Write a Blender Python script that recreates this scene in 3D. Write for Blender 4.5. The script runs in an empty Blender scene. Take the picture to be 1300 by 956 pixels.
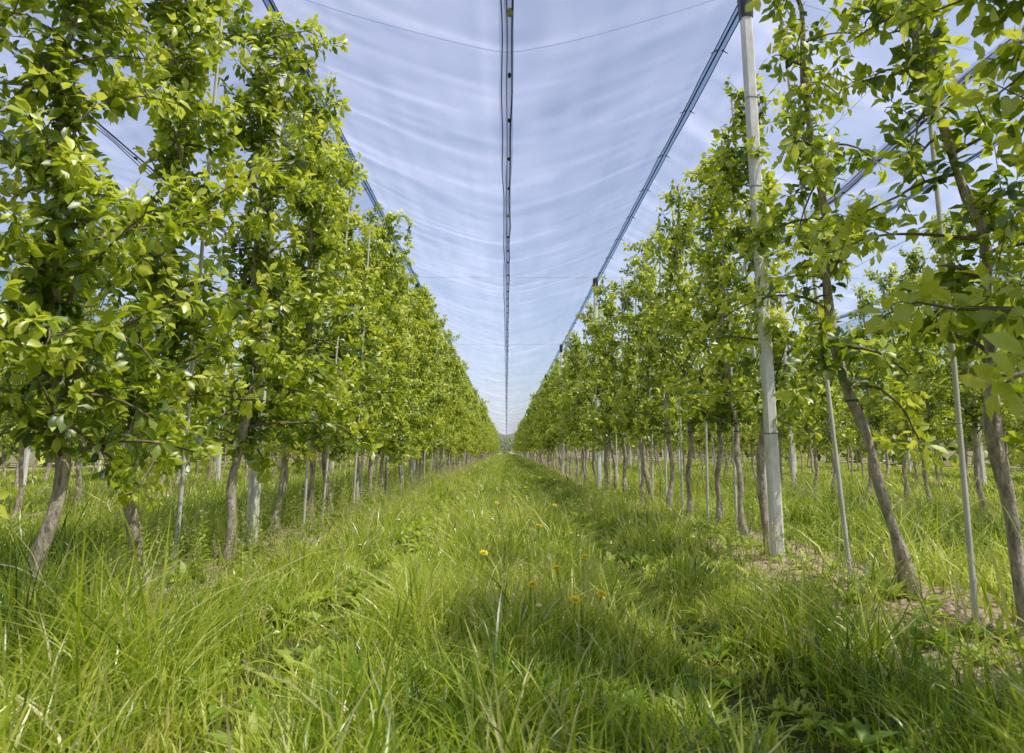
import bpy, math, numpy as np
from mathutils import Vector
scene = bpy.context.scene
COL = scene.collection
SP = 3.8            # row spacing
HALF = 1.9
ROWEND = 130.0

# ------------------------------------------------------------------ helpers
def norm(a):
    return a/np.maximum(np.linalg.norm(a, axis=-1, keepdims=True), 1e-9)

class MB:
    def __init__(s):
        s.v=[]; s.c=[]; s.t=[]; s.q=[]; s.tm=[]; s.qm=[]; s.n=0
    def add(s, v, tris=None, quads=None, mat=0, col=None):
        v=np.asarray(v,dtype=np.float32).reshape(-1,3)
        if col is None: col=np.zeros((len(v),3),np.float32)
        s.v.append(v); s.c.append(np.asarray(col,dtype=np.float32).reshape(-1,3))
        if tris is not None and len(tris):
            tris=np.asarray(tris,dtype=np.int64).reshape(-1,3); s.t.append(tris+s.n); s.tm.append(np.full(len(tris),mat))
        if quads is not None and len(quads):
            quads=np.asarray(quads,dtype=np.int64).reshape(-1,4); s.q.append(quads+s.n); s.qm.append(np.full(len(quads),mat))
        s.n+=len(v)
    def mesh(s, name, mats, smooth=True):
        me=bpy.data.meshes.new(name)
        v=np.concatenate(s.v); c=np.concatenate(s.c)
        assert np.isfinite(v).all(), name
        t=np.concatenate(s.t) if s.t else np.zeros((0,3),int)
        q=np.concatenate(s.q) if s.q else np.zeros((0,4),int)
        nt,nq=len(t),len(q)
        me.vertices.add(len(v)); me.vertices.foreach_set('co', v.ravel())
        me.loops.add(nt*3+nq*4)
        me.loops.foreach_set('vertex_index', np.concatenate([t.ravel(),q.ravel()]).astype(np.int32))
        me.polygons.add(nt+nq)
        ls=np.concatenate([np.arange(nt)*3, nt*3+np.arange(nq)*4]).astype(np.int32)
        me.polygons.foreach_set('loop_start', ls)
        mi=np.concatenate((s.tm+s.qm)) if (s.tm or s.qm) else np.zeros(0)
        me.polygons.foreach_set('material_index', mi.astype(np.int32))
        me.polygons.foreach_set('use_smooth', np.full(nt+nq, smooth))
        for m in mats: me.materials.append(m)
        me.update(calc_edges=True)
        a=me.attributes.new('tint','FLOAT_COLOR','POINT')
        cc=np.ones((len(v),4),np.float32); cc[:,:3]=c
        a.data.foreach_set('color', cc.ravel())
        return me

def obj(name, me, parent=None, loc=(0,0,0), rot=(0,0,0), scale=(1,1,1)):
    o=bpy.data.objects.new(name, me); COL.objects.link(o)
    o.location=loc; o.rotation_euler=rot; o.scale=scale
    if parent: o.parent=parent
    return o

def tube(path, rad, sides=8):
    path=np.asarray(path,float); n=len(path)
    rad=np.broadcast_to(np.asarray(rad,float),(n,))
    t=norm(np.gradient(path,axis=0))
    mt=norm(t.mean(0))
    ref=np.array([1,0,0.]) if abs(mt[2])>0.8 else np.array([0,0,1.])
    a=norm(np.cross(t,ref)); b=np.cross(t,a)
    ang=np.arange(sides)*2*math.pi/sides
    v=path[:,None,:]+rad[:,None,None]*(np.cos(ang)[None,:,None]*a[:,None,:]+np.sin(ang)[None,:,None]*b[:,None,:])
    i=np.arange(n-1)[:,None]*sides; j=np.arange(sides)[None,:]; k=(j+1)%sides
    q=np.stack([i+j,i+k,i+sides+k,i+sides+j],-1).reshape(-1,4)
    return v.reshape(-1,3), q

LT=np.array([0,.28,.28,.28,.65,.65,.65,1.]); LS=np.array([0,-.36,0,.36,-.5,0,.5,0]); LF=np.array([0,.12,0,.12,.16,0,.16,0])
LTRI=np.array([[0,1,2],[0,2,3],[4,7,5],[5,7,6]]); LQ=np.array([[1,4,5,2],[2,5,6,3]])
def leaves(mb,P,D,N,L,W,curl,tone,mat):
    P=np.asarray(P);D=norm(np.asarray(D));N=np.asarray(N)
    S=norm(np.cross(D,N)); N=norm(np.cross(S,D))
    L=np.asarray(L)[:,None,None];W=np.asarray(W)[:,None,None];curl=np.asarray(curl)[:,None,None]
    T=LT[None,:,None]
    v=P[:,None,:]+D[:,None,:]*T*L+S[:,None,:]*LS[None,:,None]*W+N[:,None,:]*(LF[None,:,None]*W-curl*T*T*L)
    n=len(P); off=(np.arange(n)*8)[:,None,None]
    col=np.zeros((n,8,3)); col[:,:,0]=np.asarray(tone)[:,None]; col[:,:,1]=LT[None]; col[:,:,2]=np.abs(LS)[None]
    mb.add(v, (LTRI[None]+off).reshape(-1,3), (LQ[None]+off).reshape(-1,4), mat, col)

BT=np.array([0,0,.35,.35,.7,.7,1.]); BS=np.array([-.5,.5,-.48,.48,-.32,.32,0])
def blades(mb,P,H,W,bend,az,tw,tint,mat=0):
    n=len(P)
    h=np.stack([np.cos(az),np.sin(az),0*az],-1); s=np.stack([np.cos(tw),np.sin(tw),0*az],-1)
    T=BT[None,:,None]; H3=H[:,None,None]; b=bend[:,None,None]
    v=P[:,None,:]+h[:,None,:]*b*T**1.9*H3+s[:,None,:]*BS[None,:,None]*W[:,None,None]
    v=v+np.array([0,0,1.])*(T*H3*(1-.32*b*T))
    off=(np.arange(n)*7)[:,None,None]
    col=np.zeros((n,7,3)); col[:,:,0]=tint[:,None]; col[:,:,1]=BT[None]
    mb.add(v,(np.array([[4,6,5]])[None]+off).reshape(-1,3),(np.array([[0,2,3,1],[2,4,5,3]])[None]+off).reshape(-1,4),mat,col)

def vnoise(x,y,scale,seed):
    rr=np.random.RandomState(seed); G=rr.rand(64,64)
    x=np.asarray(x)*scale; y=np.asarray(y)*scale
    xi=np.floor(x).astype(int); yi=np.floor(y).astype(int); fx=x-xi; fy=y-yi
    fx=fx*fx*(3-2*fx); fy=fy*fy*(3-2*fy)
    g=lambda a,b:G[a%64,b%64]
    return (g(xi,yi)*(1-fx)+g(xi+1,yi)*fx)*(1-fy)+(g(xi,yi+1)*(1-fx)+g(xi+1,yi+1)*fx)*fy

def gz(x,y):
    x=np.asarray(x,float); y=np.asarray(y,float)
    xm=np.mod(x+HALF+SP*20,SP)-HALF
    z=-0.05*np.exp(-((np.abs(xm)-.8)/.2)**2)+0.02*np.exp(-(xm/.4)**2)
    z=z+0.05*(vnoise(x,y,.8,3)-.5)+0.025*(vnoise(x,y,3.1,4)-.5)
    z=z+0.04*np.exp(-((np.abs(xm)-HALF)/.35)**2)
    far=np.clip((np.abs(x)-20)/20,0,1)
    return z*(1-far)

# ------------------------------------------------------------------ materials
def mat(name):
    m=bpy.data.materials.new(name); m.use_nodes=True
    nt=m.node_tree; nt.nodes.clear()
    return m,nt
def N(nt,t,**k):
    n=nt.nodes.new(t)
    for a,b in k.items():
        if a in n.inputs.keys(): n.inputs[a].default_value=b
        else: setattr(n,a,b)
    return n
def ramp(nt,fac,stops):
    r=nt.nodes.new('ShaderNodeValToRGB'); e=r.color_ramp.elements
    while len(e)<len(stops): e.new(.5)
    for i,(p,c) in enumerate(stops):
        e[i].position=p; e[i].color=(*c,1) if len(c)==3 else c
    if fac is not None: nt.links.new(fac,r.inputs['Fac'])
    return r
def out(nt,sh):
    o=nt.nodes.new('ShaderNodeOutputMaterial'); nt.links.new(sh,o.inputs['Surface'])

def foliage_mat(name,stops,tstops,rough=.42,trans=.42,gl=.07):
    m,nt=mat(name); l=nt.links
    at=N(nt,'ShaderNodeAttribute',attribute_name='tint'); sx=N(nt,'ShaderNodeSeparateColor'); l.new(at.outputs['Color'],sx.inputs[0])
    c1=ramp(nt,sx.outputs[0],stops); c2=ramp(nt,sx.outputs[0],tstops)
    p=N(nt,'ShaderNodeBsdfDiffuse'); l.new(c1.outputs[0],p.inputs['Color'])
    t=N(nt,'ShaderNodeBsdfTranslucent'); l.new(c2.outputs[0],t.inputs['Color'])
    mx=N(nt,'ShaderNodeMixShader'); mx.inputs[0].default_value=trans
    l.new(p.outputs[0],mx.inputs[1]); l.new(t.outputs[0],mx.inputs[2])
    g=N(nt,'ShaderNodeBsdfGlossy'); g.inputs['Roughness'].default_value=rough; g.inputs['Color'].default_value=(1,1,1,1)
    m2=N(nt,'ShaderNodeMixShader'); m2.inputs[0].default_value=gl
    l.new(mx.outputs[0],m2.inputs[1]); l.new(g.outputs[0],m2.inputs[2]); out(nt,m2.outputs[0])
    return m
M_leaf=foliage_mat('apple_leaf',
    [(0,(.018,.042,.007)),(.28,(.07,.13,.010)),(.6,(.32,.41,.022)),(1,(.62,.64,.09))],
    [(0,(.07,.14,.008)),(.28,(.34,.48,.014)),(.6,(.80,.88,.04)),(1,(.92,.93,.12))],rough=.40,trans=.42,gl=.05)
M_grass=foliage_mat('grass_blade',
    [(0,(.025,.06,.008)),(.33,(.13,.22,.016)),(.66,(.40,.49,.035)),(.9,(.56,.58,.11)),(1,(.72,.64,.36))],
    [(0,(.12,.24,.014)),(.33,(.45,.64,.028)),(.66,(.85,.93,.06)),(1,(.9,.82,.42))],rough=.35,trans=.42,gl=.045)
M_weed=foliage_mat('weed_leaf',
    [(0,(.04,.10,.012)),(.5,(.20,.31,.025)),(1,(.50,.56,.09))],
    [(0,(.2,.38,.02)),(.5,(.52,.70,.04)),(1,(.80,.86,.12))],rough=.5,trans=.38,gl=.03)
M_seed=foliage_mat('seed_head',
    [(0,(.38,.40,.13)),(.5,(.56,.52,.24)),(1,(.70,.62,.40))],
    [(0,(.45,.48,.14)),(1,(.7,.65,.36))],rough=.7,trans=.35,gl=.02)

def simple(name,c1,c2,scale=8,rough=.7,bump=.3,stretch=(1,1,1),detail=4,metal=0,bd=.01):
    m,nt=mat(name); l=nt.links
    tc=N(nt,'ShaderNodeTexCoord'); mp=N(nt,'ShaderNodeMapping'); mp.inputs['Scale'].default_value=stretch
    l.new(tc.outputs['Object'],mp.inputs[0])
    no=N(nt,'ShaderNodeTexNoise'); no.inputs['Scale'].default_value=scale; no.inputs['Detail'].default_value=detail; no.inputs['Roughness'].default_value=.65
    l.new(mp.outputs[0],no.inputs['Vector'])
    c=ramp(nt,no.outputs[0],[(.3,c1),(.7,c2)])
    p=N(nt,'ShaderNodeBsdfPrincipled'); p.inputs['Roughness'].default_value=rough; p.inputs['Metallic'].default_value=metal
    l.new(c.outputs[0],p.inputs['Base Color'])
    if bump>.15:
        b=N(nt,'ShaderNodeBump'); b.inputs['Strength'].default_value=bump; b.inputs['Distance'].default_value=bd
        l.new(no.outputs[0],b.inputs['Height']); l.new(b.outputs[0],p.inputs['Normal'])
    out(nt,p.outputs[0]); return m
M_bark=simple('apple_bark',(.15,.11,.08),(.62,.54,.43),scale=36,rough=.85,bump=1.,stretch=(1,1,.35),bd=.02)
M_twig=simple('twig_bark',(.10,.075,.045),(.25,.19,.13),scale=30,rough=.8,bump=.1)
M_conc=simple('concrete',(.58,.57,.54),(.84,.82,.78),scale=18,rough=.9,bump=.6,stretch=(1,1,.5),detail=7)
M_black=simple('black_plastic',(.012,.013,.016),(.03,.032,.036),scale=30,rough=.4,bump=.1)
M_cable=simple('dark_cable',(.02,.025,.035),(.06,.065,.08),scale=60,rough=.5,bump=.1)
M_wire=simple('steel_wire',(.12,.12,.13),(.25,.25,.26),scale=40,rough=.45,bump=.1,metal=.6)
M_stake=simple('stake_wood',(.48,.46,.42),(.72,.69,.64),scale=18,rough=.75,bump=.3,stretch=(1,1,.2))
M_tie=simple('green_tie',(.0,.10,.07),(.01,.16,.11),scale=30,rough=.5,bump=.1)
M_clip=simple('clip_plastic',(.4,.42,.46),(.6,.62,.65),scale=20,rough=.5,bump=.1)
M_petal=simple('dandelion_petal',(.88,.66,.01),(.92,.76,.02),scale=60,rough=.6,bump=.1)
M_white=simple('daisy_petal',(.75,.75,.72),(.85,.85,.82),scale=60,rough=.6,bump=.1)
M_clod=simple('soil_clod',(.28,.20,.14),(.55,.43,.33),scale=14,rough=.95,bump=.7)

m,nt=mat('orchard_ground'); l=nt.links
geo=N(nt,'ShaderNodeNewGeometry'); sp=N(nt,'ShaderNodeSeparateXYZ'); l.new(geo.outputs['Position'],sp.inputs[0])
a=N(nt,'ShaderNodeMath',operation='ADD'); l.new(sp.outputs[0],a.inputs[0]); a.inputs[1].default_value=SP*100
mo=N(nt,'ShaderNodeMath',operation='MODULO'); l.new(a.outputs[0],mo.inputs[0]); mo.inputs[1].default_value=SP
su=N(nt,'ShaderNodeMath',operation='SUBTRACT'); l.new(mo.outputs[0],su.inputs[0]); su.inputs[1].default_value=HALF
ab=N(nt,'ShaderNodeMath',operation='ABSOLUTE'); l.new(su.outputs[0],ab.inputs[0])
n1=N(nt,'ShaderNodeTexNoise'); n1.inputs['Scale'].default_value=2.2; n1.inputs['Detail'].default_value=3; l.new(geo.outputs['Position'],n1.inputs['Vector'])
n2=N(nt,'ShaderNodeTexNoise'); n2.inputs['Scale'].default_value=16; n2.inputs['Detail'].default_value=6; n2.inputs['Roughness'].default_value=.7; l.new(geo.outputs['Position'],n2.inputs['Vector'])
ma=N(nt,'ShaderNodeMath',operation='MULTIPLY_ADD'); l.new(n1.outputs[0],ma.inputs[0]); ma.inputs[1].default_value=.7; l.new(ab.outputs[0],ma.inputs[2])
mr=N(nt,'ShaderNodeMapRange'); l.new(ma.outputs[0],mr.inputs[0]); mr.inputs[1].default_value=.85; mr.inputs[2].default_value=1.05; mr.inputs[3].default_value=1; mr.inputs[4].default_value=0
soil=ramp(nt,n2.outputs[0],[(.3,(.27,.19,.135)),(.55,(.50,.385,.285)),(.75,(.64,.53,.42))])
gra=ramp(nt,n2.outputs[0],[(.3,(.04,.055,.012)),(.6,(.11,.125,.03)),(.8,(.22,.20,.08))])
mx=N(nt,'ShaderNodeMix',data_type='RGBA'); l.new(mr.outputs[0],mx.inputs[0]); l.new(gra.outputs[0],mx.inputs[6]); l.new(soil.outputs[0],mx.inputs[7])
p=N(nt,'ShaderNodeBsdfPrincipled'); p.inputs['Roughness'].default_value=.95; p.inputs['Specular IOR Level'].default_value=.1
l.new(mx.outputs[2],p.inputs['Base Color'])
b=N(nt,'ShaderNodeBump'); b.inputs['Strength'].default_value=.9; b.inputs['Distance'].default_value=.04; l.new(n2.outputs[0],b.inputs['Height']); l.new(b.outputs[0],p.inputs['Normal'])
out(nt,p.outputs[0]); M_ground=m

def net_mat(name,col,tf=.92):
    m,nt=mat(name); l=nt.links
    at=N(nt,'ShaderNodeAttribute',attribute_name='tint'); sx=N(nt,'ShaderNodeSeparateColor'); l.new(at.outputs['Color'],sx.inputs[0])
    d=N(nt,'ShaderNodeBsdfDiffuse'); d.inputs['Color'].default_value=(*col,1)
    t=N(nt,'ShaderNodeBsdfTranslucent'); t.inputs['Color'].default_value=(*col,1)
    m1=N(nt,'ShaderNodeMixShader'); m1.inputs[0].default_value=tf; l.new(d.outputs[0],m1.inputs[1]); l.new(t.outputs[0],m1.inputs[2])
    tr=N(nt,'ShaderNodeBsdfTransparent'); m2=N(nt,'ShaderNodeMixShader'); l.new(sx.outputs[0],m2.inputs[0]); l.new(tr.outputs[0],m2.inputs[1]); l.new(m1.outputs[0],m2.inputs[2])
    out(nt,m2.outputs[0]); return m
M_net=net_mat('hail_net_mesh',(.80,.80,1.0),.95)
M_net2=net_mat('hail_net_hem',(.16,.19,.32),.5)

# ------------------------------------------------------------------ ground
def axis(fine0,fine1,st,mid,far):
    a=list(np.arange(fine0,fine1,st)); x=fine1
    while x<mid: a.append(x); x+=1.0
    while x<far: a.append(x); x*=1.25
    a.append(far); return a
ys=[-300,-100,-40,-15,-8]+axis(-4,20,.12,140,2500)
xp=axis(0,11,.12,24,1500); xs=sorted(set([-x for x in xp]+xp))
X,Y=np.meshgrid(xs,ys); Z=gz(X,Y)
mb=MB(); nx=len(xs); ny=len(ys)
i=np.arange(ny-1)[:,None]*nx; j=np.arange(nx-1)[None]
mb.add(np.stack([X,Y,Z],-1),quads=np.stack([i+j,i+j+1,i+j+nx+1,i+j+nx],-1).reshape(-1,4))
obj('ground',mb.mesh('ground',[M_ground]))

# ------------------------------------------------------------------ apple trees
def make_tree(seed,dens,H,lean,wide=1.0,clear=.85,lf=1.0,taper=.40):
    r=np.random.RandomState(seed); mb=MB()
    n=30; zz=np.linspace(-.08,H,n); zc=np.clip(zz/H,0,1)
    ph=r.rand(6)*6.28
    ox=lean[0]*zc**.7+.045*np.sin(zz*2.1+ph[0])+.022*np.sin(zz*5+ph[1])+.010*np.sin(zz*11+ph[4])
    oy=lean[1]*zc**.7+.045*np.sin(zz*1.8+ph[2])+.022*np.sin(zz*4.5+ph[3])+.010*np.sin(zz*12+ph[5])
    ox-=ox[0]; oy-=oy[0]
    path=np.stack([ox,oy,zz],-1)
    rad=.024*(1-zc)**.75+.006+.028*np.exp(-((zz-.1)/.07)**2)+.0035*r.randn(n)*(zz<2.5)+.007*(r.rand(n)<.15)
    v,q=tube(path,np.maximum(rad,.006),10); mb.add(v,quads=q,mat=0)
    lead=lambda z:np.array([np.interp(z,zz,ox),np.interp(z,zz,oy),z])
    if r.rand()<.6:
        zt=.95+.2*r.rand()
        c=lead(zt); v,q=tube([c+[0,0,-.006],c+[0,0,.006]],np.interp(zt,zz,rad)+.005,10); mb.add(v,quads=q,mat=3)
    nodes=[]
    nb=int(40*dens)
    for b in range(nb):
        f=(b+r.rand()*.9)/nb; z0=clear+(H-clear-.12)*f
        az=b*2.4+r.randn()*.5
        ln=(.70-taper*f)*(.45+.85*r.rand())*wide
        el=math.radians(r.uniform(5,60)); dr=r.uniform(.3,1.5)
        d=np.array([math.cos(az)*math.cos(el)*.9,math.sin(az)*math.cos(el)*1.1,math.sin(el)])
        p=lead(z0); pts=[p.copy()]; k=7
        for s in range(k):
            d=d+np.array([0,0,-dr/k*1.0])+r.randn(3)*.16; d/=np.linalg.norm(d)
            p=p+d*ln/k; pts.append(p.copy())
        pts=np.array(pts); pts[:,2]=np.minimum(pts[:,2],H+.05); rb=np.linspace(.0085,.0025,k+1)*(.7+.6*(1-f))
        v,q=tube(pts,rb,5); mb.add(v,quads=q,mat=1)
        m=max(3,int(ln/.048)); ba=r.randn()*.12+.05
        for s in range(m):
            u=(s+.6)/m*k; a=int(min(u,k-1)); fr=u-a
            if u/k<.06: continue
            pp=pts[a]*(1-fr)+pts[a+1]*fr; ax=pts[a+1]-pts[a]; ax/=max(np.linalg.norm(ax),1e-6)
            off=r.randn(3); off-=ax*off.dot(ax); off[2]=off[2]*.8+.2; off/=np.linalg.norm(off)
            sl=r.uniform(.015,.08)
            nodes.append((pp+off*sl,off*.8+ax*.4,.05+.38*r.rand()+.38*(u/k)+ba))  # leaf age, plus crown-interior shade painted in as darker colour near the trunk
        nodes.append((pts[-1],d,.75+.2*r.rand()))
        for s in range(r.randint(1,4)):
            a=r.randint(1,k); pp=pts[a]; ax=pts[a]-pts[a-1]; ax/=max(np.linalg.norm(ax),1e-6)
            dd=ax*.5+r.randn(3)*.6+np.array([0,0,.4]); dd/=np.linalg.norm(dd); tl=r.uniform(.1,.28)
            tp=np.array([pp,pp+dd*tl*.5+[0,0,.01],pp+dd*tl+[0,0,.02]])
            v,q=tube(tp,[.0035,.0025,.002],4); mb.add(v,quads=q,mat=1)
            for w in np.arange(.3,1.01,.045/tl):
                off=r.randn(3)*.7+dd*.5
                nodes.append((pp+dd*tl*w,off,.15+.2*a/k+.5*w*r.rand()))
            nodes.append((tp[-1],dd,.75+.25*r.rand()))
    for z0 in np.arange(clear+.1,H,.055/dens):
        off=r.randn(3); off[2]=abs(off[2])*.5; off/=np.linalg.norm(off)
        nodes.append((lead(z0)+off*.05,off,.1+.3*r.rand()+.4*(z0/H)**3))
    nodes.append((lead(H),np.array([0,0,1.]),.95))
    P=[];D=[];NN=[];L=[];W=[];C=[];A=[]
    for (p,ax,tone) in nodes:
        ax=ax/np.linalg.norm(ax)
        k=r.randint(4,8); t0=r.rand()*6.28
        u=np.cross(ax,[.3,.2,.9]); u/=np.linalg.norm(u); w=np.cross(ax,u)
        sz=r.uniform(.75,1.15)*lf
        for s in range(k):
            t=t0+s*2.4+r.randn()*.3; rd=math.cos(t)*u+math.sin(t)*w
            dd=rd+ax*r.uniform(.15,.9)+np.array([0,0,r.uniform(-.45,.2)])
            nn=ax*.6+np.array([0,0,.7])+r.randn(3)*.4-rd*.15
            P.append(p+dd*.012); D.append(dd); NN.append(nn)
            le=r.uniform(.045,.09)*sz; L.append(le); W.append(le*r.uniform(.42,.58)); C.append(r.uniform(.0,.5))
            A.append(min(1,max(0,tone+r.randn()*.1)))
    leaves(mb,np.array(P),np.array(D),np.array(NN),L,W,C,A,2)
    return mb.mesh('apple_tree',[M_bark,M_twig,M_leaf,M_tie])

dense=[make_tree(100+s,1.5,3.82+.1*(s%3),(0.05*(s%3-1),.12*((s%2)*2-1)),1.06,.72,1.0,.40) for s in range(6)]
sparse=[make_tree(200+s,.80,3.65+.1*(s%3),(-.1*((s%2)),.12*((s%3)-1)),.8,.9) for s in range(6)]
lean_tree=make_tree(301,.64,3.9,(-.42,-.05),.72,1.0)
lean_tree2=make_tree(302,.7,3.9,(-.28,.15),.78,1.0)

M=MB(); v,q=tube([[0,0,-.05],[.004,.0,1.3],[-.003,.003,2.6],[0,0,3.85]],[.013,.012,.011,.010],7); M.add(v,quads=q)
v,q=tube([[0,0,3.85],[0,0,3.856]],[.010,.001],7); M.add(v,quads=q)
me_stake=M.mesh('support_stake',[M_stake])

def place(kind,x,y,parent,r,rz=None,me=None,sc=None):
    me=me or kind[r.randint(len(kind))]
    s=sc or r.uniform(.93,1.04)
    o=obj('apple_tree',me,parent,(x,y,float(gz(x,y))),(r.randn()*.022,r.randn()*.022,r.rand()*6.28 if rz is None else rz),(s,s,s*r.uniform(.98,1.01)))
    return o
r=np.random.RandomState(11)
far_parent=obj('orchard_rows',None)
Yl=[-1.2,-.1,.9,1.9,2.85,3.75,4.75,5.9,6.9]; 
while Yl[-1]<ROWEND: Yl.append(Yl[-1]+r.uniform(.86,1.04))
for y in Yl:
    place(dense,-HALF-.03+r.randn()*.05,y,None if y<25 else far_parent,r)
Yr=[-1.1,-.1,.85,1.8,2.76,3.6,4.95,5.8,6.55,7.35]
while Yr[-1]<ROWEND: Yr.append(Yr[-1]+r.uniform(.85,1.05))
for k,y in enumerate(Yr):
    x=HALF+.05+r.randn()*.05
    if k==5: place(None,x+.12,y,None,r,rz=0.,me=lean_tree,sc=1.)
    elif k==4: place(None,x+.08,y,None,r,rz=.1,me=lean_tree2,sc=1.)
    elif k==3: place(None,x-.12,y,None,r,rz=1.,me=dense[2],sc=1.02)
    else: place(sparse if y<26 else (dense+sparse),x,y,None if y<25 else far_parent,r)
for row in (1,2,3):
    for sg in (-1,1):
        y=0.+r.rand(); X0=sg*(HALF+SP*row)
        end={1:90,2:60,3:55}[row]
        while y<end:
            if y>X0*sg*.9-2: place(sparse if row<3 else dense+sparse,X0+r.randn()*.06,y,far_parent,r)
            y+=r.uniform(.88,1.08)
for sg,Ys in ((-1,Yl),(1,Yr)):
    for k,y in enumerate(Ys):
        if y>40: break
        if y<3 and sg<0: continue
        x=sg*HALF+r.randn()*.04+(.03 if sg<0 else .1)
        obj('support_stake',me_stake,None if y<25 else far_parent,(x,y+.3+r.rand()*.15,float(gz(x,y))),(r.randn()*.025,r.randn()*.02,0),(1,1,r.uniform(.84,1.03)))

# ------------------------------------------------------------------ poles
NETZ=4.32
M=MB()
def ring(w,z,c=.014):
    h=w/2; return [[h-c,-h,z],[h,-h+c,z],[h,h-c,z],[h-c,h,z],[-h+c,h,z],[-h,h-c,z],[-h,-h+c,z],[-h+c,-h,z]]
def prism(M,rings,mat):
    n=len(rings); v=np.array(rings).reshape(-1,3); i=np.arange(n-1)[:,None]*8; j=np.arange(8)[None]; k=(j+1)%8
    q=np.stack([i+j,i+k,i+8+k,i+8+j],-1).reshape(-1,4); M.add(v,quads=q,mat=mat)
    b=(n-1)*8; M.add(v[b:],quads=[[0,1,2,3],[0,3,4,7],[4,5,6,7]],mat=mat)
prism(M,[ring(.078,z) for z in np.linspace(-.2,NETZ-.12,8)],0)
prism(M,[ring(.090,NETZ-.26,.02),ring(.094,NETZ-.24,.02),ring(.102,NETZ-.08,.02),ring(.085,NETZ+.01,.02),ring(.05,NETZ+.03,.01)],1)
for z in (.9,1.8,2.7,3.4):
    prism(M,[ring(.083,z-.003),ring(.083,z+.003)],2)
me_pole=M.mesh('concrete_pole',[M_conc,M_black,M_wire],smooth=False)
poleY=np.arange(4.78,ROWEND+2,9.0)
for row in (0,1,2,3):
    for sg in (-1,1):
        for y in poleY:
            x=sg*(HALF+SP*row)+(-.06 if sg>0 else -.02)*(row==0)
            obj('concrete_pole',me_pole,None if (row==0 and y<60) else far_parent,(x,y+(.55 if (sg<0 and row==0) else 0),0),(0,0,r.randn()*.05))

M=MB()
for row in range(3):
    for sg in (-1,1):
        for z in (.9,1.8,2.7,3.4):
            yy=np.arange(-4.2,ROWEND+2,1.5); x=sg*(HALF+SP*row)+.055
            pts=np.stack([x+0*yy,yy,z-.01*np.sin((yy-4.82)/9*math.pi)**2],-1)
            v,q=tube(pts,.0013,4); M.add(v,quads=q)
obj('training_wire',M.mesh('training_wire',[M_wire]))

# ------------------------------------------------------------------ hail net
def n1d(t,seed):
    return vnoise(t,0*t+.5,1.0,seed)*2-1
def netz(s,y,k):
    a=np.abs(s); sag=(np.sin((y-4.78)/9*math.pi))**2
    z=NETZ-.46*(1-a**1.25)-.16*sag*(1-a**2)
    rip=.040*n1d(y*1.15+s*.25,20+k)+.024*n1d(y*2.3-s*.4+50,30+k)+.006*n1d(y*5.2+s*1.5,40+k)
    z=z+rip*(1-a**4)*(.4+.6*(1-a)+.4*(a>.01))
    z=z+.012*(vnoise(s*3+9,y*.6,1.3,50+k)-.5)*(1-a**4)
    return z
ss=np.linspace(-1,1,45)
th=np.arange(10)/10*2*math.pi
cv=np.concatenate([np.stack([.020*np.cos(th),.05*np.sin(th),0*th-.008],-1),np.stack([.020*np.cos(th),.05*np.sin(th),0*th+.008],-1)])
cq=[[i,(i+1)%10,10+(i+1)%10,10+i] for i in range(10)]
ct=[[0,i+1,i] for i in range(1,9)]+[[10,10+i,11+i] for i in range(1,9)]
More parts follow.
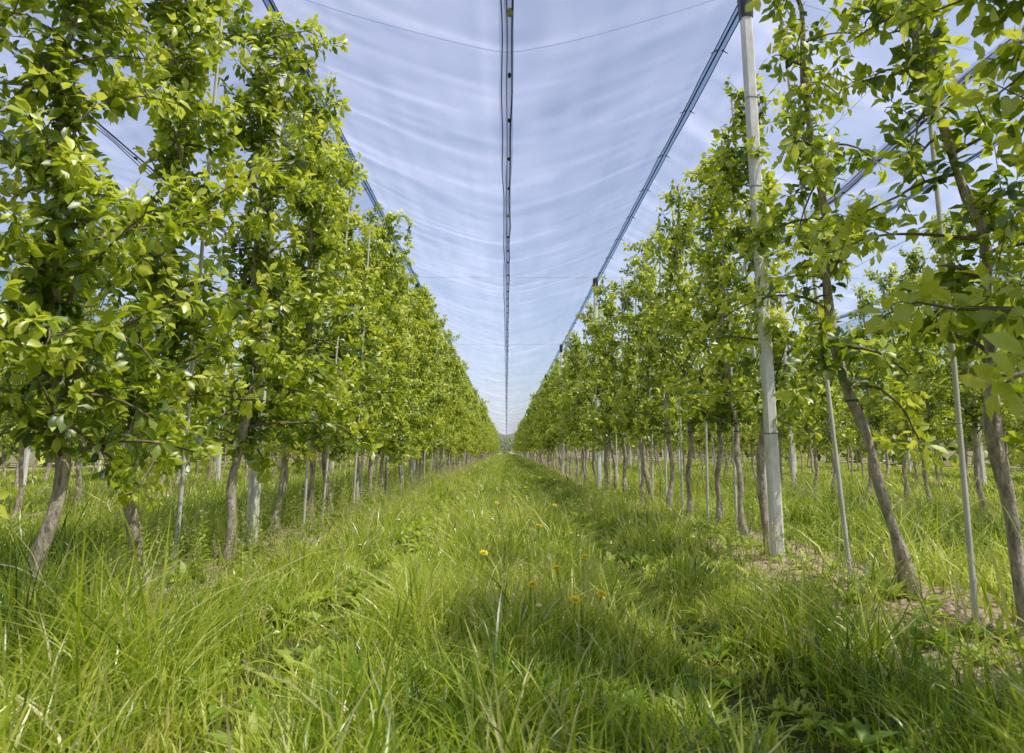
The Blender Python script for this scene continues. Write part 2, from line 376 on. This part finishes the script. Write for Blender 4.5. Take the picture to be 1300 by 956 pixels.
for k in (-2,-1,0,1,2):
    xc=SP*k
    yy=np.concatenate([np.arange(-6,30,.045 if k==0 else .1),np.arange(30,(ROWEND+3) if abs(k)<2 else 80,.14)])
    S,Yg=np.meshgrid(ss,yy); Zg=netz(S,Yg,k+5)
    xg=S*HALF; yw=Yg+.35*S*S+.12*(vnoise(xg+9,Yg,.9,108+k)-.5)
    f1=vnoise(xg*.25+9,yw,9,101+k); f2=vnoise(xg*.4+9,yw*1.0,3.2,102+k); f3=vnoise(xg+9,Yg*.06,11,103+k)
    fold=np.clip(1-np.abs(vnoise(xg*.12+9,yw,1.4,106+k)-.5)*9,0,1)**2
    op=.225+.09*(f1-.5)+.05*(f2-.5)+.07*(f3-.5)+.17*fold*vnoise(xg+9,Yg,.8,107+k)
    op=np.clip(op,.08,.5)
    mb=MB(); nx=len(ss); ny=len(yy)
    i=np.arange(ny-1)[:,None]*nx; j=np.arange(nx-1)[None]
    edge=.012*n1d(Yg*2+k,60)*(np.abs(S)>.97)
    mb.add(np.stack([xc+S*(HALF-.04)+edge,Yg,Zg],-1),quads=np.stack([i+j,i+j+1,i+j+nx+1,i+j+nx],-1).reshape(-1,4),mat=0,col=np.stack([op,op,op],-1))
    zc=netz(0*yy,yy,k+5)
    for dx0,dx1,dz0,dz1,oo in ((-.055,.008,-.012,-.05,.38),(-.012,.048,-.016,-.075,.6)):
        w=.018*n1d(yy*1.7+dx0*99,70+k)
        a=np.stack([xc+dx0+w,yy,zc+dz0],-1); b=np.stack([xc+dx1+w*.6,yy,zc+dz1],-1)
        v=np.stack([a,b],1).reshape(-1,3); q=[[2*t,2*t+1,2*t+3,2*t+2] for t in range(ny-1)]
        mb.add(v,quads=q,mat=1,col=np.full((len(v),3),oo))
    for dx,rr_,sd in ((.036,.0085,80),(-.045,.005,85),(.0,.004,88)):
        cpath=np.stack([xc+dx+.014*n1d(yy*1.3,sd+k),yy,zc-.055+.02*n1d(yy*1.9,sd+9)],-1)
        v,q=tube(cpath,rr_,5); mb.add(v,quads=q,mat=2)
    for yk in np.arange(.6,yy[-1],.75):
        z=float(np.interp(yk,yy,zc))-.068; wht=(int(yk/.75)%5==0)
        mb.add(cv*(1.0 if wht else .7)+[xc+.02,yk,z],tris=ct,quads=cq,mat=4 if wht else 3)
    for sg in (-1,1):
        e=np.stack([xc+sg*(HALF-.04)+.012*n1d(yy*2+k,60),yy,netz(0*yy+sg,yy,k+5)],-1)
        v,q=tube(e[::3],.005,5); mb.add(v,quads=q,mat=2)
        for yk in np.arange(1.2,yy[-1],1.1):
            xh=xc+sg*(HALF-.02)
            v,q=tube([[xh,yk,NETZ],[xh-sg*.03,yk,NETZ-.02],[xh-sg*.06,yk+.01,NETZ-.03]],[.007,.005,.003],5); mb.add(v,quads=q,mat=3)
    obj('hail_net',mb.mesh('hail_net',[M_net,M_net2,M_cable,M_black,M_clip]))
M=MB()
for k in range(-4,4):
    x=HALF+SP*k; y2=np.arange(-6,ROWEND+3,1.5)
    v,q=tube(np.stack([x+0*y2,y2,NETZ+.02-.02*np.sin((y2-4.78)/9*math.pi)**2],-1),.009,6); M.add(v,quads=q)
for y in poleY:
    x2=np.arange(-13.3,13.4,1.9); v,q=tube(np.stack([x2,y+0*x2,NETZ+.012+0*x2],-1),.004,6); M.add(v,quads=q)
obj('support_cable',M.mesh('support_cable',[M_cable]))

# ------------------------------------------------------------------ grass
def grass_points(x0,x1,y0,y1,dens,r):
    n=int((x1-x0)*(y1-y0)*dens); return r.uniform(x0,x1,n),r.uniform(y0,y1,n)
r=np.random.RandomState(5); mb=MB()
def add_grass(x,y,wmul,r,hm=1.0):
    xm=np.mod(x+HALF+SP*20,SP)-HALF; ax=np.abs(xm)
    cl=vnoise(x,y,3.0,91); cl2=vnoise(x,y,8.,92); big=vnoise(x,y,.9,93); bare=vnoise(x,y,2.1,95)
    patch=vnoise(x+40,y,1.5,94)
    soil=np.clip((ax-1.3)/.25,0,1)*np.clip((patch-.24)*5,0,1)
    rut=np.exp(-((ax-.8)/.22)**2)
    keep=(r.rand(len(x))<(1-.93*soil)*(.22+1.05*cl2)*(1-.8*rut*(bare>.5)))
    x,y,ax,cl,cl2,big,soil,rut=[a[keep] for a in (x,y,ax,cl,cl2,big,soil,rut)]
    tuft=vnoise(x,y,14.,96)
    H=(.04+.22*cl**1.6*cl2**.4+.11*big)*(1-.65*rut)*(r.uniform(.45,1.4,len(x)))*hm*(.65+.7*tuft)
    H=H*(1-.15*np.clip((ax-1.3)/.2,0,1))
    H=H*(1+.65*np.clip((ax-.95)/.2,0,1)*np.clip((3.6-y)/.8,0,1))
    tall=r.rand(len(x))<.06; H[tall]*=1.6
    W=r.uniform(.0035,.0100,len(x))*wmul
    az=r.rand(len(x))*6.28; bend=r.uniform(.1,1.2,len(x))**1.1
    tint=np.clip(.42+.6*(big-.4)+.24*r.randn(len(x))+.3*(tuft-.5)+.15*rut,0,.88); dry=r.rand(len(x))<.06; tint[dry]=1.
    P=np.stack([x,y,gz(x,y)-.005],-1)
    blades(mb,P,H,W,bend,az,r.rand(len(x))*6.28,tint)
for (x0,x1,y0,y1,d,w) in ((-1.9,1.9,.75,4.5,5600,1.0),(-1.9,1.9,4.5,9,2800,1.35),(-1.9,1.9,9,18,1300,2.0),
      (-6,-1.9,1.5,9,1200,1.4),(1.9,6,1.5,9,1200,1.4),(-7,-1.9,9,18,600,2.1),(1.9,7,9,18,600,2.1),(-1.75,1.75,-2,.75,700,1.2)):
    x,y=grass_points(x0,x1,y0,y1,d,r)
    add_grass(x,y,w,r,1.0 if abs(x0+x1)<1 and y1>1 else (1.45 if y1>1 else .6))
def stalks(n,xf,yf,hmin,hmax,r,out):
    for _ in range(n):
        x=xf(); y=yf(); h=r.uniform(hmin,hmax); a=r.rand()*6.28; bn=r.uniform(.05,.3)
        t=np.linspace(0,1,5); z0=float(gz(x,y))
        path=np.stack([x+math.cos(a)*bn*h*t**2,y+math.sin(a)*bn*h*t**2,z0+h*t*(1-.1*bn*t)],-1)
        v,q=tube(path,[.0016,.0014,.0012,.001,.0008],3); mb.add(v,quads=q,mat=0,col=np.tile([[.9,.5,0]],(len(v),1)))
        m=26; u=r.uniform(.7,1.0,m); P=np.stack([np.interp(u,t,path[:,c]) for c in range(3)],-1)
        D=r.randn(m,3)*.5+[0,0,.9]; spread=(1.05-u)*.09
        P=P+r.randn(m,3)*spread[:,None]*.35
        leaves(mb,P,D,r.randn(m,3),r.uniform(.010,.022,m),r.uniform(.003,.006,m),np.zeros(m),np.clip(r.rand(m)*.9,0,1),1)
stalks(800,lambda:r.choice([-1,-1,1])*r.uniform(1.0,1.8),lambda:2.6+r.rand()**1.2*20,.22,.48,r,out)
stalks(350,lambda:r.choice([-1,1])*r.uniform(2.2,5),lambda:3+r.rand()*11,.35,.6,r,out)
stalks(140,lambda:r.uniform(-1.1,1.1),lambda:2.2+r.rand()*9,.18,.36,r,out)
grass=obj('grass',mb.mesh('grass',[M_grass,M_seed]))

tiles=[]
for s in range(3):
    r=np.random.RandomState(60+s); mb=MB(); n=2400
    x=r.uniform(-1.6,1.6,n); y=r.uniform(-1,1,n)
    cl=vnoise(x,y,2.6,191+s); H=(.08+.2*cl)*r.uniform(.6,1.4,n)
    H*=1-.5*np.exp(-((np.abs(x)-.8)/.25)**2)
    tint=np.clip(.5+.25*(cl-.5)+.2*r.randn(n),0,.9); tint[r.rand(n)<.06]=1
    blades(mb,np.stack([x,y,0*x-.02],-1),H,r.uniform(.012,.028,n),r.uniform(.1,.9,n),r.rand(n)*6.28,r.rand(n)*6.28,tint)
    tiles.append(mb.mesh('grass_patch',[M_grass]))
r=np.random.RandomState(8)
for k in range(-4,5):
    y=19. if abs(k)<=1 else 5.
    end={0:ROWEND+8,1:80}.get(abs(k),50)
    while y<end:
        obj('grass_patch',tiles[r.randint(3)],grass,(SP*k+r.randn()*.05,y,0),(0,0,math.pi*r.randint(2)),(1.05,1,r.uniform(.8,1.2)))
        y+=1.9

# ------------------------------------------------------------------ weeds
r=np.random.RandomState(21); mb=MB()
def rosette(x,y,sz,n,tone):
    z0=float(gz(x,y))+.01; az=np.arange(n)*2.4+r.rand(n)*.5
    el=r.uniform(.2,1.1,n); D=np.stack([np.cos(az)*np.cos(el),np.sin(az)*np.cos(el),np.sin(el)],-1)
    L=sz*r.uniform(.6,1.1,n)
    leaves(mb,np.tile([[x,y,z0]],(n,1))+r.randn(n,3)*[.01,.01,0],D,np.tile([[0,0,1.]],(n,1))+r.randn(n,3)*.15,L,L*r.uniform(.24,.36,n),r.uniform(.1,.6,n),np.clip(tone+r.randn(n)*.1,0,1),0)
for _ in range(1400):
    y=1.9+r.rand()**1.2*11
    rosette(r.choice([-1,1])*r.uniform(.2,2.0),y,r.uniform(.05,.12 if y<3.5 else .15),r.randint(6,12),r.uniform(.3,.95))
for (x,y) in ((-1.25,2.95),(-1.05,3.4),(-1.4,3.6),(-.55,4.0),(-.62,4.5),(-.5,5.2),(-.7,5.8),(-.8,6.5),(-.6,7.3)):
    rosette(x,y,.18,14,.8)
def upright(x,y,h):
    z0=float(gz(x,y)); a=r.rand()*6.28; t=np.linspace(0,1,5); bn=r.uniform(0,.25)
    path=np.stack([x+math.cos(a)*bn*h*t**2,y+math.sin(a)*bn*h*t**2,z0+h*t],-1)
    v,q=tube(path,[.003,.003,.0025,.002,.001],4); mb.add(v,quads=q,mat=0,col=np.tile([[.6,.5,0]],(len(v),1)))
    m=int(h/.018); u=np.linspace(.12,1,m); P=np.stack([np.interp(u,t,path[:,c]) for c in range(3)],-1)
    az=np.arange(m)*2.2+r.rand(); D=np.stack([np.cos(az),np.sin(az),.2+.9*u],-1)
    L=(.055*(1.15-u)+.012)*r.uniform(.8,1.3,m)
    leaves(mb,P,D,np.tile([[0,0,1.]],(m,1))+r.randn(m,3)*.2,L,L*.35,r.uniform(.1,.5,m),np.clip(.45+.45*u+r.randn(m)*.06,0,1),0)
for _ in range(430):
    upright(-2.05+r.randn()*.28,2.4+r.rand()*14,r.uniform(.12,.45))
for _ in range(220):
    upright(2.05+r.randn()*.3,3.2+r.rand()*14,r.uniform(.08,.28))
for _ in range(340):
    upright(r.choice([-1,1])*r.uniform(2.3,5.6),3+r.rand()*12,r.uniform(.2,.5))
obj('broadleaf_weeds',mb.mesh('broadleaf_weeds',[M_weed]))

def flower(name,petal,n,pl,h,layers):
    M=MB(); v,q=tube([[0,0,0],[.004,.002,h*.5],[.0,.0,h]],[.0024,.002,.0022],5); M.add(v,quads=q,mat=0,col=np.tile([[.7,.5,0]],(len(v),1)))
    for L in range(layers):
        az=np.arange(n)*2*math.pi/n+L*.3; el=.15+.35*L
        D=np.stack([np.cos(az)*math.cos(el),np.sin(az)*math.cos(el),0*az+math.sin(el)],-1)
        leaves(M,np.tile([[0,0,h]],(n,1)),D,np.tile([[0,0,1.]],(n,1)),np.full(n,pl*(1-.18*L)),np.full(n,pl*.28),np.full(n,.1),np.full(n,.5),1)
    th=np.arange(8)/8*6.283; c=np.concatenate([[[0,0,h+.008]],np.stack([.006*np.cos(th),.006*np.sin(th),0*th+h+.003],-1)])
    M.add(c,tris=[[0,i+1,(i+1)%8+1] for i in range(8)],mat=2)
    return M.mesh(name,[M_weed,petal,M_petal])
me_d=flower('dandelion',M_petal,20,.022,.27,4); me_w=flower('daisy',M_white,14,.012,.18,1)
for (x,y) in ((.13,2.85),(.24,2.95),(.30,2.75),(.22,2.55),(.42,6.4),(.1,8.),(.2,4.4),(-.1,6.9),(.35,3.6),(-.15,3.6),(.3,9.5)):
    obj('dandelion',me_d,None,(x,y,float(gz(x,y))+.04*r.rand()),(.25+r.randn()*.12,r.randn()*.12,0))
for _ in range(34):
    x=r.uniform(-1.3,1.4); y=2.3+r.rand()*7; obj('daisy',me_w,None,(x,y,float(gz(x,y))+.02),(r.randn()*.2,r.randn()*.2,0),(1.1,1.1,1.1))

mb=MB(); ico=np.array([[0,0,1],[.9,0,.4],[.28,.85,.4],[-.72,.53,.4],[-.72,-.53,.4],[.28,-.85,.4],[.72,.53,-.4],[-.28,.85,-.4],[-.9,0,-.4],[-.28,-.85,-.4],[.72,-.53,-.4],[0,0,-1]])
itri=np.array([[0,1,2],[0,2,3],[0,3,4],[0,4,5],[0,5,1],[1,6,2],[2,7,3],[3,8,4],[4,9,5],[5,10,1],[2,6,7],[3,7,8],[4,8,9],[5,9,10],[1,10,6],[11,7,6],[11,8,7],[11,9,8],[11,10,9],[11,6,10]])
n=9000; sx=r.choice([-1,1],n)*HALF+r.randn(n)*.27; sy=1.5+r.rand(n)**1.4*18; sz=.004+.016*r.rand(n)**3
P=np.stack([sx,sy,gz(sx,sy)+sz*.3],-1)
v=P[:,None,:]+ico[None]*sz[:,None,None]*r.uniform(.6,1.3,(n,12,1))*r.uniform(.7,1.3,(n,1,3))
mb.add(v,tris=(itri[None]+(np.arange(n)*12)[:,None,None]).reshape(-1,3))
obj('soil_clods',mb.mesh('soil_clods',[M_clod],smooth=False))

mb=MB(); n=22000
seg=r.randint(0,3,n)
x=np.where(seg==0,r.uniform(-90,90,n),np.where(seg==1,-20-r.rand(n)*3,20+r.rand(n)*3)); y=np.where(seg==0,185+r.rand(n)*10,r.uniform(5,150,n))
hh=2.6+2.2*vnoise(x,y,.12,7)+1.2*vnoise(x,y,.5,8)
z=r.rand(n)**.8*hh
leaves(mb,np.stack([x,y,z],-1),r.randn(n,3),r.randn(n,3)+[0,0,.5],r.uniform(.35,.8,n),r.uniform(.25,.5,n),r.uniform(0,.5,n),np.clip(.35+.25*r.randn(n),0,1),0)
obj('distant_trees',mb.mesh('distant_trees',[M_leaf]))

# ------------------------------------------------------------------ light, sky, camera
EL=math.radians(62); AZ=math.radians(-28)
s=Vector((math.cos(EL)*math.cos(AZ),math.cos(EL)*math.sin(AZ),math.sin(EL)))
sun=bpy.data.lights.new('sun','SUN'); sun.energy=5.0; sun.angle=math.radians(.5); sun.color=(1,.96,.86)
so=bpy.data.objects.new('sun',sun); COL.objects.link(so); so.rotation_euler=(-s).to_track_quat('-Z','Y').to_euler()
w=bpy.data.worlds.new('World'); scene.world=w; w.use_nodes=True
nt=w.node_tree; nt.nodes.clear()
sky=nt.nodes.new('ShaderNodeTexSky'); sky.sky_type='NISHITA'; sky.sun_disc=False
sky.sun_elevation=EL; sky.sun_rotation=math.atan2(s.x,s.y); sky.air_density=1.0; sky.dust_density=2.0; sky.ozone_density=2.5
bg=nt.nodes.new('ShaderNodeBackground'); bg.inputs['Strength'].default_value=.14
wo=nt.nodes.new('ShaderNodeOutputWorld'); nt.links.new(sky.outputs[0],bg.inputs[0]); nt.links.new(bg.outputs[0],wo.inputs[0])

cam=bpy.data.cameras.new('camera'); co=bpy.data.objects.new('camera',cam); COL.objects.link(co)
co.location=(0,0,.78); co.rotation_euler=(math.radians(99.1),0,math.radians(-.46))
cam.sensor_width=36; cam.sensor_fit='HORIZONTAL'; cam.lens=24; cam.shift_y=-.0342; cam.clip_start=.05; cam.clip_end=4000
cam.dof.use_dof=True; cam.dof.focus_distance=6; cam.dof.aperture_fstop=5.6
scene.camera=co
scene.view_settings.view_transform='Standard'; scene.view_settings.look='None'; scene.view_settings.exposure=0
